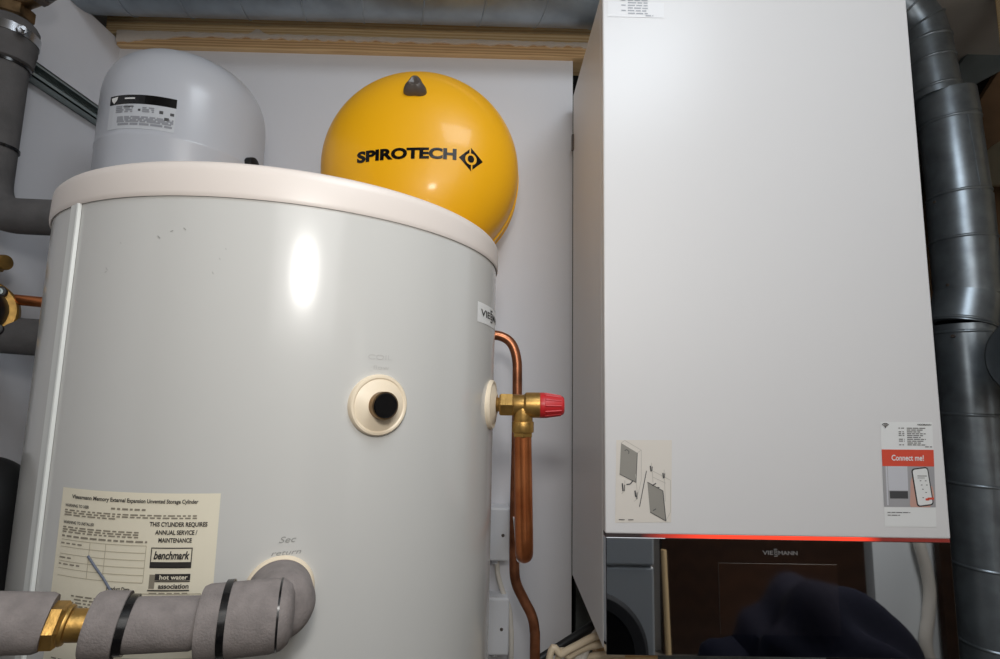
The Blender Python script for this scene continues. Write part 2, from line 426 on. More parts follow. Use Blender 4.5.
# ------------------------------------------------------------------ foam-wrapped pipe in front of the cylinder
ip = thing('insulated_pipe', 'grey foam wrapped pipe with elbow and brass union across the front of cylinder', 'pipe', EP+EN*.03)
YE = .380
def P3(x, y): return onY(x, y, .388-(283-x)*.0002)
def foam_roll(bm, a, c, r, mi=0):           # open end of a foam sleeve with visible thickness
    a, c = Vector(a), Vector(c); L = (c-a).length
    return lathe(bm, [(r*.62, .012), (r*.64, .001), (r*.94, 0), (r, .003), (r*1.005, L*.5), (r, L-.003), (r*.93, L), (r*.6, L)], a, c-a, 56, mi)
r_el = .0262
K = P3(282, 614); A2 = P3(201, 622.5); HX = (A2-K).normalized()
b = NB(); st_ = Vector((EP.x, EP.y, EP.z))+EN*.003; dd = (K-st_)
r_el = .0250
lathe(b, [(0, 0), (r_el, 0), (r_el, dd.length-.016), (r_el-.002, dd.length-.009), (r_el-.006, dd.length-.004), (r_el-.012, dd.length-.001), (0, dd.length)], st_, dd, 56)
obj('elbow_foam', b, M_foam, ip)
b = NB(); L = (A2-K).length
lathe(b, [(0, -.0085), (.013, -.008), (.0195, -.0055), (.0232, -.001), (.0244, .006), (.0242, L-.003), (.0230, L), (.012, L)], K, HX, 56); obj('pipe_foam', b, M_foam, ip)
b = NB(); foam_roll(b, P3(112, 625.5), P3(200, 622.5), .0169); obj('pipe_foam', b, M_foam, ip)
b = NB(); q0, q1 = P3(90, 625), P3(128, 624.5)
lathe(b, [(.0115, .010), (.0125, .001), (.0191, 0), (.0204, .003), (.0203, .018), (.0182, (q1-q0).length-.004), (.0168, (q1-q0).length)], q0, q1-q0, 56); obj('pipe_foam', b, M_foam, ip)
b = NB(); foam_roll(b, P3(-170, 624), P3(49, 622.5), .0174); obj('pipe_foam', b, M_foam, ip)
b = NB(); cyl(b, P3(40, 625.5), P3(100, 625), .0098, 32); hexnut(b, P3(44, 625.3), P3(64, 625), .0142); cyl(b, P3(62, 625), P3(70, 625), .0122, 32, .002); hexnut(b, P3(30, 625.3), P3(45, 625.3), .0128)
obj('brass_union', b, M_brass, ip, label='brass union between two foam sleeves')
def tie(parent, c, axis, r, w=.0042, th=.0012, head=None):
    b = NB(); lathe(b, [(r, -w/2), (r+th, -w/2), (r+th, w/2), (r, w/2)], c, axis, 56, closed=True)
    if head is not None:
        h = Vector(c)+Vector(head).normalized()*(r+th+.001); a_, b_, d_ = basis(axis)
        box(b, h-Vector((.004, .003, .004)), h+Vector((.004, .003, .004)), .0008)
    return obj('cable_tie', b, M_tie, parent, label='black cable tie round the foam')
tie(ip, P3(227, 619), HX, .0244, .0046)
tie(ip, P3(127, 624.6), q1-q0, .0173, .005)
tie(ip, K+HX*.0015, HX, .0236, .0014, .0006)

# ------------------------------------------------------------------ safety valve on the right port
ax = Vector((1, -.06, -.002)).normalized()
sv = thing('safety_valve', 'brass pressure relief valve with red cap on the right side of cylinder', 'valve', VP+VN*.01)
def V(px): return Vector((onY(px, 405, VP.y-.004).x, VP.y-.004, VP.z+.0005))+Vector((0, (px-497)*-.00007, 0))
b = NB(); cyl(b, VP+VN*.002, V(504), .0088, 28)
hexnut(b, V(499.5), V(514), .0152); obj('inlet_nut', b, M_brass, sv)
b = NB(); cyl(b, V(512), V(531), .0128, 36, .002); lathe(b, [(0, 0), (.0128, 0), (.0155, .003), (.0158, .010), (.0158, .020), (.0145, .0215), (0, .0215)], V(523.5), V(540)-V(523.5), 40)
dn = V(523)
cyl(b, dn, dn+Vector((0, 0, -.026)), .0122, 36, .001); obj('valve_body', b, M_brass, sv)
b = NB(); cyl(b, dn+Vector((0, 0, -.020)), dn+Vector((0, 0, -.034)), .0138, 36, .0015); hexnut(b, dn+Vector((0, 0, -.031)), dn+Vector((0, 0, -.040)), .0128)
obj('outlet_nut', b, M_brass, sv)
b = NB(); c0 = V(539.5); c1 = V(563.5); L = (c1-c0).length
lathe(b, [(0, 0), (.0155, 0), (.0158, .001), (.0158, .006), (.0148, .0065), (.0118, L-.003), (.0108, L-.001), (.009, L), (0, L)], c0, c1-c0, 40)
for k in range(12):
    a_, b_, d_ = basis(c1-c0); an = 2*PI*k/12; dr = a_*math.cos(an)+b_*math.sin(an)
    tube(b, [c0+d_*.0065+dr*.0146, c0+d_*(L-.004)+dr*.0117], .0012, 8)
obj('red_cap', b, M_red, sv, label='ribbed red plastic cap')

# copper tail of the valve
zb = onY(525, 556, dn.y).z
b = NB(); tb = dn+Vector((0, 0, -.038)); e = Vector((onY(524.5, 556, dn.y).x, dn.y, zb-.004))
tube(b, fillet([tb, e, Vector((e.x+.012, YB-.001, e.z+.012))], .026, 10), .0110, 28)
tag(obj('discharge_pipe', b, M_copper), 'thick copper discharge pipe dropping from the brass valve and bending back to the wall', 'pipe')

# thin copper pipe behind
YP = .80
path = [onY(x, y, YP) for x, y in ((486, 335), (500, 336), (511, 343), (516.5, 358), (517.3, 380), (516.5, 440), (515, 500), (514.3, 560), (516, 582), (524, 600), (531.5, 615), (534.5, 630), (534.8, 660))]
path = [Vector((path[0].x-.03, YP, path[0].z))]+path+[path[-1]+Vector((0, 0, -.3)), Vector((path[-1].x, YP, -CZ+.001))]
b = NB(); tube(b, catmull(path, 8), .0078, 20)
tag(obj('copper_pipe', b, M_copperdk), 'thin bent copper pipe rising behind the valve and curling behind the cylinder', 'pipe')
b = NB(); q = onY(515.5, 540, .775)
poly(b, [onY(513, 517, .7895), onY(518, 520, .7895), onY(518.5, 563, .7895), onY(516.5, 560, .7895)])
r_ = bmesh.ops.extrude_face_region(b, geom=b.faces[:])
bmesh.ops.translate(b, vec=(0, .004, 0), verts=[v for v in r_['geom'] if isinstance(v, bmesh.types.BMVert)])
bmesh.ops.recalc_face_normals(b, faces=b.faces)
tag(obj('pipe_clip', b, M_box, None, False), 'small white wedge-shaped clip between the two copper pipes', 'clip')

# ------------------------------------------------------------------ junction boxes on the back wall
def jbox(x0, x1, y0, y1, sx, sy, label):
    a = onY(x0, y1, .93); c = onY(x1, y0, .93)
    t = thing('junction_box', label, 'junction box', ((a.x+c.x)/2, YB, a.z), 'white junction boxes on the back wall')
    b = NB(); box(b, (a.x, .938, a.z), (c.x, YB-.0005, c.z), .003); obj('back_box', b, M_box, t)
    b = NB(); box(b, (a.x-.0015, .926, a.z-.001), (c.x+.0015, .940, c.z+.001), .004, 3); obj('cover', b, M_box, t)
    s = onY(sx, sy, .926); b = NB(); lathe(b, [(0, .0015), (.0022, .0012), (.003, 0), (.003, -.001), (0, -.001)], s, (0, -1, 0), 20); obj('screw', b, M_cap, t)
    b = NB(); m = (a+c)/2; cyl(b, (m.x, .95, a.z+.001), (m.x, .95, a.z-.012), .006, 20, .001); obj('cable_gland', b, M_box, t)
    return t
jbox(483, 509, 508, 560, 503, 535.5, 'upper white plastic junction box beside the copper pipe')
jbox(481, 508.5, 598, 654, 501.5, 629.5, 'lower white plastic junction box near the bottom edge')
b = NB(); tube(b, catmull([onY(x, y, .95) for x, y in ((497, 561), (498, 575), (503, 592), (509, 608), (511, 630), (511, 665))]+[Vector((onY(511, 665, .95).x, .955, -1.0)), Vector((onY(511, 665, .95).x, .955, -CZ))], 8), .0045, 12)
tag(obj('cable', b, M_cable), 'white cable hanging from the upper junction box past the lower one', 'cable')

# ------------------------------------------------------------------ the boiler
BX, BY, BW, BD = .1481, .6625, .45, .268
BT, BS, BB = .5850, -.1866, -.3299
bo = thing('gas_boiler', 'white wall-hung boiler with black glass control strip at its foot', 'boiler', (BX+BW/2, BY+BD/2, BB))
b = NB(); box(b, (BX, BY+.0175, BB), (BX+BW, BY+BD, BT), .0015); obj('casing', b, M_boiler, bo)
b = NB(); box(b, (BX, BY, BS+.003), (BX+BW, BY+.017, BT), .0022, 3); obj('front_cover', b, M_boiler, bo)
b = NB(); box(b, (BX+.0008, BY+.0005, BB), (BX+BW-.0008, BY+.017, BS-.0012), .0008); gp = obj('glass_panel', b, M_glass, bo, label='black mirror glass control strip')
# light guide: red glow strongest at the middle
m = bpy.data.materials.new('light_guide'); m.use_nodes = True; nt = m.node_tree; pb = nt.nodes['Principled BSDF']
pb.inputs['Base Color'].default_value = lin((60, 50, 50)); pb.inputs['Emission Color'].default_value = lin((255, 62, 30))
tc = nt.nodes.new('ShaderNodeTexCoord'); sp = nt.nodes.new('ShaderNodeSeparateXYZ'); mr = nt.nodes.new('ShaderNodeValToRGB')
mp = nt.nodes.new('ShaderNodeMapRange'); mp.inputs[1].default_value = -.225; mp.inputs[2].default_value = .225
nt.links.new(tc.outputs['Object'], sp.inputs[0]); nt.links.new(sp.outputs['X'], mp.inputs[0]); nt.links.new(mp.outputs[0], mr.inputs[0])
cr = mr.color_ramp; cr.elements[0].position = .10; cr.elements[0].color = (0, 0, 0, 1); cr.elements[1].position = .30; cr.elements[1].color = (1, 1, 1, 1)
e1 = cr.elements.new(.74); e1.color = (1, 1, 1, 1); e2 = cr.elements.new(.80); e2.color = (.12, .12, .12, 1)
ms = nt.nodes.new('ShaderNodeMath'); ms.operation = 'MULTIPLY'; ms.inputs[1].default_value = 1.0
ms.inputs[1].default_value = 1.3
nt.links.new(mr.outputs[0], ms.inputs[0]); nt.links.new(ms.outputs[0], pb.inputs['Emission Strength'])
b = NB(); box(b, (BX+.001, BY+.0012, BS-.0012), (BX+BW-.001, BY+.016, BS+.003)); obj('light_strip', b, m, bo, False, label='thin glowing red light strip')
def bp_(off): return lambda u, v: Vector((u, BY-off, v))
def Bx(px, py): return onY(px, py, BY)
s0_, s1_ = Bx(718.5, 563), Bx(841, 636)
b = NB(); box(b, (s0_.x, BY-.0002, s1_.z), (s1_.x, BY+.001, s0_.z)); obj('display_screen', b, M_screen, bo, False)
a, c = Bx(762.5, 554.5), Bx(797.5, 554.5)
b = NB(); wordmark(b, a.x, c.x, a.z, .0048, bp_(.0004)); obj('wordmark', b, M_logo, gp, False)
# sticker along the top edge
a, c = Bx(608, 16), Bx(664, 0); b = NB()
rect(b, a.x, Bx(664, 14).x, a.z-.001, BT-.02, bp_(.0004)); sk = obj('sticker', b, mat('clear_white_sticker', (231, 230, 230), .36), bo, False, label='white data sticker at the top of the cover')
b = NB()
for k in range(9):
    v = a.z+.004+k*.0042
    words(b, a.x+.029, a.x+.058, v, .0018, bp_(.0007), 0, .006, .014, .002)
    if k % 2: words(b, a.x+.0195, a.x+.026, v, .0018, bp_(.0007), 0, .004, .008, .002)
words(b, a.x+.055, a.x+.066, a.z+.001, .0018, bp_(.0007), 0, .005, .011, .002)
obj('fine_print', b, mat('pale_grey_print', (176, 178, 184), .6), sk, False)
# instruction sticker bottom left
def Z(x, y): return Bx(605+x/6.59, 430+y/6.59)
b = NB(); poly(b, [q+Vector((0, -.0004, 0)) for q in (Z(74, 66), Z(440, 66), Z(436, 608), Z(66, 610))]); ins = obj('instruction_sticker', b, M_label, bo, False, label='cream sticker with line drawings of a removable panel')
def zp(bm, pts, off=.0007, mi=0): poly(bm, [Z(*q)+Vector((0, -off, 0)) for q in pts], mi)
def zl(bm, p0, p1, w=2.4, off=.0008, mi=0):
    d = Vector((p1[0]-p0[0], p1[1]-p0[1])); n_ = Vector((-d.y, d.x)).normalized()*w/2
    zp(bm, [(p0[0]+n_.x, p0[1]+n_.y), (p1[0]+n_.x, p1[1]+n_.y), (p1[0]-n_.x, p1[1]-n_.y), (p0[0]-n_.x, p0[1]-n_.y)], off, mi)
b = NB(); zp(b, [(105, 85), (212, 150), (203, 345), (95, 290)]); zp(b, [(278, 342), (380, 400), (400, 598), (296, 540)])
obj('panel_drawing', b, M_diag, ins, False)
b = NB()
for p0, p1 in [((105, 85), (130, 68)), ((130, 68), (238, 132)), ((238, 132), (238, 330)), ((212, 150), (238, 132)), ((238, 330), (212, 440)), ((130, 330), (128, 400)), ((200, 290), (215, 450)), ((305, 215), (315, 345)), ((388, 260), (396, 470)), ((315, 270), (430, 330)), ((430, 330), (430, 540)), ((430, 540), (400, 598)), ((315, 310), (400, 350)), ((128, 400), (108, 420)), ((215, 450), (190, 470))]: zl(b, p0, p1, 3.5)
obj('line_drawing', b, M_diagln, ins, False)
b = NB()
for p0, p1, w in [((272, 268), (226, 505), 5), ((212, 150), (203, 345), 4), ((203, 345), (95, 290), 3), ((380, 400), (400, 598), 5), ((400, 598), (296, 540), 4), ((278, 342), (380, 400), 4), ((113, 350), (118, 402), 9), ((128, 360), (128, 400), 5), ((196, 398), (202, 440), 9), ((210, 410), (208, 455), 5), ((297, 235), (302, 272), 8), ((310, 240), (308, 270), 5), ((380, 282), (384, 318), 8), ((392, 285), (390, 315), 5), ((140, 358), (165, 355), 7), ((165, 355), (184, 332), 7), ((128, 136), (142, 128), 4), ((142, 128), (156, 140), 4), ((156, 140), (155, 156), 4), ((310, 365), (335, 350), 7), ((345, 375), (358, 380), 5), ((315, 530), (335, 518), 5), ((90, 589), (128, 590), 5), ((152, 590), (186, 590), 5)]: zl(b, p0, p1, w, .0010)
obj('ink_drawing', b, M_photodk, ins, False)
# "Connect me!" sticker bottom right
k0, k1, k2, k3 = Bx(880, 421.8), Bx(932, 422.2), Bx(936.2, 527), Bx(884.6, 526.5)
def cm(off):
    return lambda u, v: (k0*(1-u)+k1*u)*(1-v)+(k3*(1-u)+k2*u)*v+Vector((0, -off, 0))
b = NB(); rect(b, 0, 1, 0, 1, cm(.0004)); cs = obj('advert_sticker', b, M_white, bo, False, label='white and orange advert sticker with printed phone picture')
b = NB(); rect(b, 0, 1, .268, .428, cm(.0007)); obj('orange_band', b, M_orange, cs, False)
CMH = (k0-k3).length
def cmt(bm, s, u0, u1, v, h, off=.0010, **kw): put_text(bm, s, (u0, u1, -v, h), lambda u, y: cm(off)(u, -y), **kw)
b = NB(); cmt(b, 'Connect me!', .18, .80, .372, .052, bold=.02); obj('printed_text', b, M_white, cs, False)
b = NB(); rect(b, 0, 1, .428, .815, cm(.0006)); obj('printed_picture', b, M_photo, cs, False)
b = NB(); rect(b, .10, .48, .428, .66, cm(.0007)); rect(b, .06, .09, .428, .8, cm(.0007)); obj('printed_boiler', b, M_photolt, cs, False)
b = NB(); rect(b, .12, .47, .665, .735, cm(.0008)); obj('printed_boiler_strip', b, M_photodk, cs, False)
def rot_pts(cx, cy, w, h, an, n=5, r=.03, asp=None):
    asp = asp or CMH/(k1-k0).length; out = []
    for (sx_, sy_, a0) in ((1, -1, -PI/2), (1, 1, 0), (-1, 1, PI/2), (-1, -1, PI)):
        for i in range(n+1):
            t = a0+PI/2*i/n; x = sx_*(w/2-r)+r*math.cos(t); y = sy_*(h/2-r)+r*math.sin(t)
            out.append((cx+x*math.cos(an)-y*math.sin(an), cy+(x*math.sin(an)+y*math.cos(an))/asp))
    return out
b = NB(); poly(b, [cm(.00075)(u, v) for u, v in [(.50, .79), (.52, .66), (.53, .57), (.57, .52), (.66, .54), (.95, .62), (.98, .70), (.94, .78), (.88, .815), (.52, .815)]]); obj('printed_hand', b, M_skin, cs, False)
b = NB(); poly(b, [cm(.0009)(u, v) for u, v in rot_pts(.755, .622, .33, .70, -.13, r=.06)]); obj('printed_phone', b, M_ink, cs, False)
b = NB(); poly(b, [cm(.0011)(u, v) for u, v in rot_pts(.755, .622, .285, .655, -.13, r=.045)]); obj('printed_phone_screen', b, M_white, cs, False)
b = NB(); rect(b, .84, .965, .722, .742, cm(.0013)); rect(b, .80, .87, .73, .75, cm(.0013)); obj('printed_button', b, M_orange, cs, False)
b = NB(); f = cm(.0014)
for u, v in ((.70, .56), (.80, .56), (.72, .60), (.82, .60), (.74, .64), (.80, .67), (.74, .72)): rect(b, u, u+.03, v, v+.008, f)
rect(b, .66, .84, .515, .522, f); rect(b, .66, .8, .535, .54, f)
f = cm(.0008)
for k in range(10):
    v = .055+k*.018; words(b, .50, .86-.05*((k*7) % 3), v, .009, f, 0, .05, .12, .015)
for k in (0, 2, 3, 4, 6, 7, 9): words(b, .34, .45, .055+k*.018, .009, f, 0, .03, .08, .02)
words(b, .84, .98, .235, .009, f, 0, .03, .08, .02)
words(b, .06, .50, .862, .008, f, 0, .05, .12, .015); words(b, .06, .3, .888, .008, f, 0, .05, .12, .015)
obj('fine_print', b, mat('mid_grey_print', (120, 118, 116), .6), cs, False)
b = NB(); f = cm(.0010)
asp = CMH/(k1-k0).length
for r in (.085, .058, .032):
    p = [(.09+r*math.cos(t), .055-r*math.sin(t)/asp) for t in [PI*.2+PI*.6*i/8 for i in range(9)]]
    q = [(.09+(r-.014)*math.cos(t), .055-(r-.014)*math.sin(t)/asp) for t in [PI*.2+PI*.6*i/8 for i in range(9)]]
    for i in range(8): poly(b, [f(*p[i]), f(*p[i+1]), f(*q[i+1]), f(*q[i])])
rect(b, .08, .1, .048, .058, f)
cmt(b, 'VIESSMANN', .70, .97, .032, .014, bold=.02); obj('printed_text', b, M_ink, cs, False)
# bracket clips between boiler and wall
b = NB(); q = onY(573.5, 143, BY+BD-.004); box(b, (BX-.004, q.y-.006, q.z-.016), (BX+.002, q.y+.003, q.z+.016), .001); obj('mounting_clip', b, M_cap, bo)
for xx in (BX+.05, BX+BW-.09):
    b = NB(); box(b, (xx, BY+BD-.002, .25), (xx+.04, 1.02, .33), .002); obj('mounting_bracket', b, M_rail, bo)

# ------------------------------------------------------------------ yellow expansion vessel
yx, yy, yz, yR, yd = -.131, .815, .3635, .1660, .115
yv = thing('expansion_vessel', 'round yellow expansion vessel with black wordmark above the cylinder lid', 'expansion vessel', (yx, YB, yz))
def ydome(u, v, off=0):                      # superelliptic pressed dome
    q = min(1, (u*u+v*v)**.5/yR)
    return Vector((yx+u, yy-(yd)*(1-q**2.3)**(1/2.1)-off, yz+v))
b = NB(); pr = [(0, yd)]
for i in range(1, 41):
    q = math.sin(PI/2*i/40); pr.append((yR*q, yd*max(0, 1-q**2.3)**(1/2.1)))
pr += [(yR, -.022), (yR+.0022, -.024), (yR+.0022, -.030), (yR, -.032), (yR, -.052), (yR+.0015, -.054), (yR+.0015, -.060), (yR-.001, -.063), (yR-.012, -.10), (yR-.05, -.125), (.06, -.135), (0, -.136)]
lathe(b, pr, (yx, yy, yz), (0, -1, 0), 128); obj('dome_shell', b, M_yellow, yv)
b = NB(); cyl(b, (yx, yy+.13, yz), (yx, YB, yz), .035, 24); obj('wall_mount', b, M_rail, yv)
def ypx(x, y):                               # where a sight line meets the dome
    d = ray(x, y); t = (yy-yd-.02)/d.y
    for _ in range(400):
        p = d*t; s_ = ydome(p.x-yx, p.z-yz)
        if p.y >= s_.y: break
        t += .0006
    return p.x-yx, p.z-yz
u0, v0 = ypx(357, 163.5); u1, v1 = ypx(456.5, 160)
b = NB(); h = ypx(400, 152.2)[1]-ypx(400, 162)[1]
vs_ = (v1-v0)
put_text(b, 'SPIROTECH', (u0, u1, 0, h), lambda u, y: ydome(u, v0+.0005+(u-u0)/(u1-u0)*vs_+y, .0006), bold=.05)
obj('wordmark', b, M_tie, yv, False)
eu, ev = ypx(471, 159.5); ew = (ypx(483, 159)[0]-ypx(459, 159)[0])/2; eh = (ypx(471, 148)[1]-ypx(471, 171)[1])/2
b = NB(); Yf = lambda o_: (lambda u, v: ydome(eu+u*ew, ev+v*eh, o_))
poly(b, [Yf(.0006)(*p) for p in ((0, 1), (.5, .5), (1, 0), (.5, -.5), (0, -1), (-.5, -.5), (-1, 0), (-.5, .5))], 0)
circ = lambda rx, ry: [(rx*math.cos(2*PI*i/28), ry*math.sin(2*PI*i/28)) for i in range(28)]
poly(b, [Yf(.0010)(*p) for p in circ(.48, .50)], 1); poly(b, [Yf(.0013)(*p) for p in circ(.27, .32)], 0)
rect(b, -.13, -.02, .30, 1.0, Yf(.0015), 1); rect(b, .02, .13, -1.0, -.30, Yf(.0015), 1)
obj('emblem', b, [M_tie, M_yellow], yv, False)
# three-cornered valve cap
cu_, cv_ = ypx(415.5, 89.5); pc_ = ydome(cu_, cv_); e_ = .002
nn = (ydome(cu_+e_, cv_)-ydome(cu_-e_, cv_)).cross(ydome(cu_, cv_+e_)-ydome(cu_, cv_-e_)).normalized()
if nn.y > 0: nn = -nn
ax_d = (nn+Vector((0, -.6, -.1))).normalized()
b = NB(); a_, b_, d_ = basis(ax_d); rings = []
for h_, k in ((-.006, 1.08), (.003, 1.08), (.007, 1.02), (.012, .86), (.016, .64), (.0175, .48)):
    ring = []
    for i in range(48):
        t = 2*PI*i/48; r_ = .0152*k*(1+.17*math.cos(3*(t-PI/2)))
        ring.append(b.verts.new(pc_+d_*h_+a_*r_*math.cos(t)+b_*r_*math.sin(t)))
    rings.append(ring)
for A, B in zip(rings, rings[1:]):
    for i in range(48): b.faces.new([A[i], A[(i+1) % 48], B[(i+1) % 48], B[i]]).smooth = True
cen = b.verts.new(pc_+d_*.0150)
for i in range(48): b.faces.new([rings[-1][i], rings[-1][(i+1) % 48], cen])
bmesh.ops.recalc_face_normals(b, faces=b.faces)
obj('valve_cap', b, M_cap, yv, label='grey plastic valve cap')

# ------------------------------------------------------------------ white expansion vessel
wx, wy, wR = -.533, .812, .1195
wv = thing('expansion_vessel', 'pale grey domed expansion vessel fixed to the wall above the back left of the cylinder', 'expansion vessel', (wx, wy, .19))
zc = .440
b = NB(); pr = [(0, .200), (.05, .202), (.1, .215), (wR-.01, .245), (wR, .27), (wR, .355), (wR+.0008, .357), (wR+.0008, .361), (wR, .363), (wR, zc)]
for i in range(1, 25):
    t = PI/2*i/24; pr.append((wR*math.cos(t)**.74 if i < 24 else 0, zc+.098*math.sin(t)**.9))
lathe(b, pr, (wx, wy, 0), (0, 0, 1), 96); obj('shell', b, M_vessel, wv)
b = NB(); box(b, (wx-.04, wy+wR-.006, .30), (wx+.04, YB-.0005, .36), .002); obj('wall_bracket', b, M_rail, wv)
def w_hit(x, y, R=wR):
    d = ray(x, y); a = d.x**2+d.y**2; bb = -2*(d.x*wx+d.y*wy); c = wx*wx+wy*wy-R*R
    D = max(0, bb*bb-4*a*c); p = d*((-bb-D**.5)/(2*a)); return wR*math.atan2(p.x-wx, -(p.y-wy)), p.z
def wk(off): return lambda s, z: Vector((wx+(wR+off)*math.sin(s/wR), wy-(wR+off)*math.cos(s/wR), z))
sa, za = w_hit(111.5, 97.5); sb, zb_ = w_hit(177, 104); zl_ = w_hit(111, 130)[1]
b = NB(); rect(b, sa, sb, zl_, za, wk(.0004), 0, 12); lb = obj('rating_label', b, mat('label_film', (203, 206, 211), .35), wv, False)
b = NB(); hb = (za-zl_); rect(b, sa, sb, za-hb*.27, za, wk(.0007), 0, 12); obj('black_band', b, M_tie, lb, False)
b = NB(); ws_ = sb-sa; f = wk(.001); U = lambda u: sa+u*ws_; Q = lambda v: za-v*hb
poly(b, [f(U(u), Q(v)) for u, v in ((.03, .06), (.16, .04), (.145, .14), (.095, .24), (.05, .16))])
rect(b, U(.28), U(.44), Q(.13), Q(.09), f, 0, 3); obj('printed_text', b, M_white, lb, False)
b = NB(); f = wk(.0008)
for k in range(4): words(b, U(.14), U(.42), Q(.36+k*.055), .0022, f, 0, .005, .014, .003)
for k in range(3): words(b, U(.56), U(.72), Q(.40+k*.055), .0022, f, 0, .005, .014, .003)
for k in range(4): words(b, U(.18), U(.98), Q(.68+k*.045), .0024, f, 0, .006, .02, .002)
words(b, U(.2), U(.97), Q(.90), .0034, f, 0, .006, .02, .002)
obj('fine_print', b, mat('label_grey_print', (150, 152, 158), .6), lb, False)
b = NB()
for u, v, w, h in ((.79, .42, .05, .09), (.93, .44, .05, .08), (.86, .6, .06, .09), (.50, .42, .035, .06), (.27, .33, .16, .04)): rect(b, U(u), U(u+w), Q(v+h), Q(v), f)
obj('printed_marks', b, M_photodk, lb, False)
b = NB(); s_, z_ = w_hit(249, 165); p = wk(0)(s_, z_); nrm = Vector((math.sin(s_/wR), -math.cos(s_/wR), 0)); cyl(b, p-nrm*.01, p+nrm*.012, .012, 24, .003); obj('plug', b, M_black, wv, label='black plug at its lower right')

# ------------------------------------------------------------------ left wall: foam-wrapped riser with brass valve, rail, pump
Xp = -.728
pA = onX(-3, 130, Xp); Yp = pA.y; zbt = onY(30, 216, Yp).z
rise = thing('insulated_pipe', 'grey foam wrapped riser with steel clamp in the top left corner', 'pipe', (Xp, Yp, zbt))
pr_ = .0252
b = NB(); top_z = onY(22, 22, Yp).z
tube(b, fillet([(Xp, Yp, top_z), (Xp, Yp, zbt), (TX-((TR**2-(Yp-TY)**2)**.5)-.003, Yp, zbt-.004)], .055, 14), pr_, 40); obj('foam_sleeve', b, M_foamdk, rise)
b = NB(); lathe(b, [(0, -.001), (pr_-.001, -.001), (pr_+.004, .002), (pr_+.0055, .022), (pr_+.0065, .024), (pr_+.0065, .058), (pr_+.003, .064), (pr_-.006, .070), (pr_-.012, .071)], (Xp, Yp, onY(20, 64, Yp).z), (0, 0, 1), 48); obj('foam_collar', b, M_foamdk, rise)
def band(parent, z, r, h, m_, nm, tilt=(0, 0, 1), lab=None):
    b = NB(); lathe(b, [(r, -h/2), (r+.0018, -h/2), (r+.0018, h/2), (r, h/2)], (Xp, Yp, z), tilt, 48, closed=True); return obj(nm, b, m_, parent, label=lab)
zcl = onY(18, 37, Yp).z
cl = band(rise, zcl, pr_+.0062, .014, M_steel, 'pipe_clamp', (.0, .05, 1), 'bright steel pipe clamp')
b = NB(); q = Vector((Xp+.034, Yp-.02, zcl-.006)); hexnut(b, q, q+Vector((.006, -.004, 0)), .006); cyl(b, q+Vector((-.004, .003, 0)), q+Vector((.012, -.008, 0)), .003, 12); obj('clamp_bolt', b, M_steel, cl)
b = NB(); cyl(b, (XL+.0005, Yp+.01, zcl), (Xp-.02, Yp+.01, zcl), .004, 12); obj('wall_stud', b, M_steel, cl)
for y in (66, 148): band(rise, onY(8, y, Yp).z, pr_+(.0002 if y > 100 else .0005), .004, M_tie, 'cable_tie', (.0, .0, 1), 'black cable tie round the foam')
tie(rise, (Xp+.012, Yp, zbt+.010), (.6, 0, -.8), pr_*1.0, .004)
b = NB(); zt_ = top_z
cyl(b, (Xp, Yp, zt_-.01), (Xp, Yp, zt_+.07), .016, 32); hexnut(b, (Xp, Yp, zt_+.003), (Xp, Yp, zt_+.024), .024); hexnut(b, (Xp, Yp, zt_+.04), (Xp, Yp, zt_+.065), .026)
cyl(b, (Xp, Yp, zt_+.03), (Xp+.045, Yp-.012, zt_+.036), .013, 28, .002); cyl(b, (Xp, Yp, zt_+.07), (Xp, Yp, 1.0), .014, 24)
obj('brass_valve', b, M_brassold, rise, label='tarnished brass valve on top')
b = NB(); hexnut(b, (Xp+.042, Yp-.012, zt_+.0355), (Xp+.054, Yp-.015, zt_+.037), .017); cyl(b, (Xp+.052, Yp-.0145, zt_+.0368), (Xp+.066, Yp-.018, zt_+.038), .013, 28, .002); obj('valve_knob', b, M_cap, rise)
# slotted rail on the left wall
ra = onX(30, 67, XL+.012); rc = onX(99, 113, XL+.012)
rl = thing('mounting_rail', 'slotted zinc channel rail running back along the left wall', 'rail', (XL, ra.y, ra.z))
b = NB(); y0_, y1_ = ra.y-.05, YB-.001; zz = (ra.z+rc.z)/2; H = .028; d_ = .022; zz -= .006
for (x0_, x1_, z0_, z1_) in ((XL+.0005, XL+.0025, -H/2, H/2), (XL+.0005, XL+d_, -H/2, -H/2+.0025), (XL+.0005, XL+d_, H/2-.0025, H/2), (XL+d_-.002, XL+d_, -H/2, -.006), (XL+d_-.002, XL+d_, .008, H/2)):
    box(b, (x0_, y0_, zz+z0_), (x1_, y1_, zz+z1_))
n = 7
for k in range(n):
    y = y0_+.02+(y1_-y0_-.04)*k/(n-1); box(b, (XL+.0026, y-.012, zz-.0055), (XL+.0034, y+.012, zz+.0055), 0, mi=1)
obj('channel', b, [M_rail, M_black], rl, False)

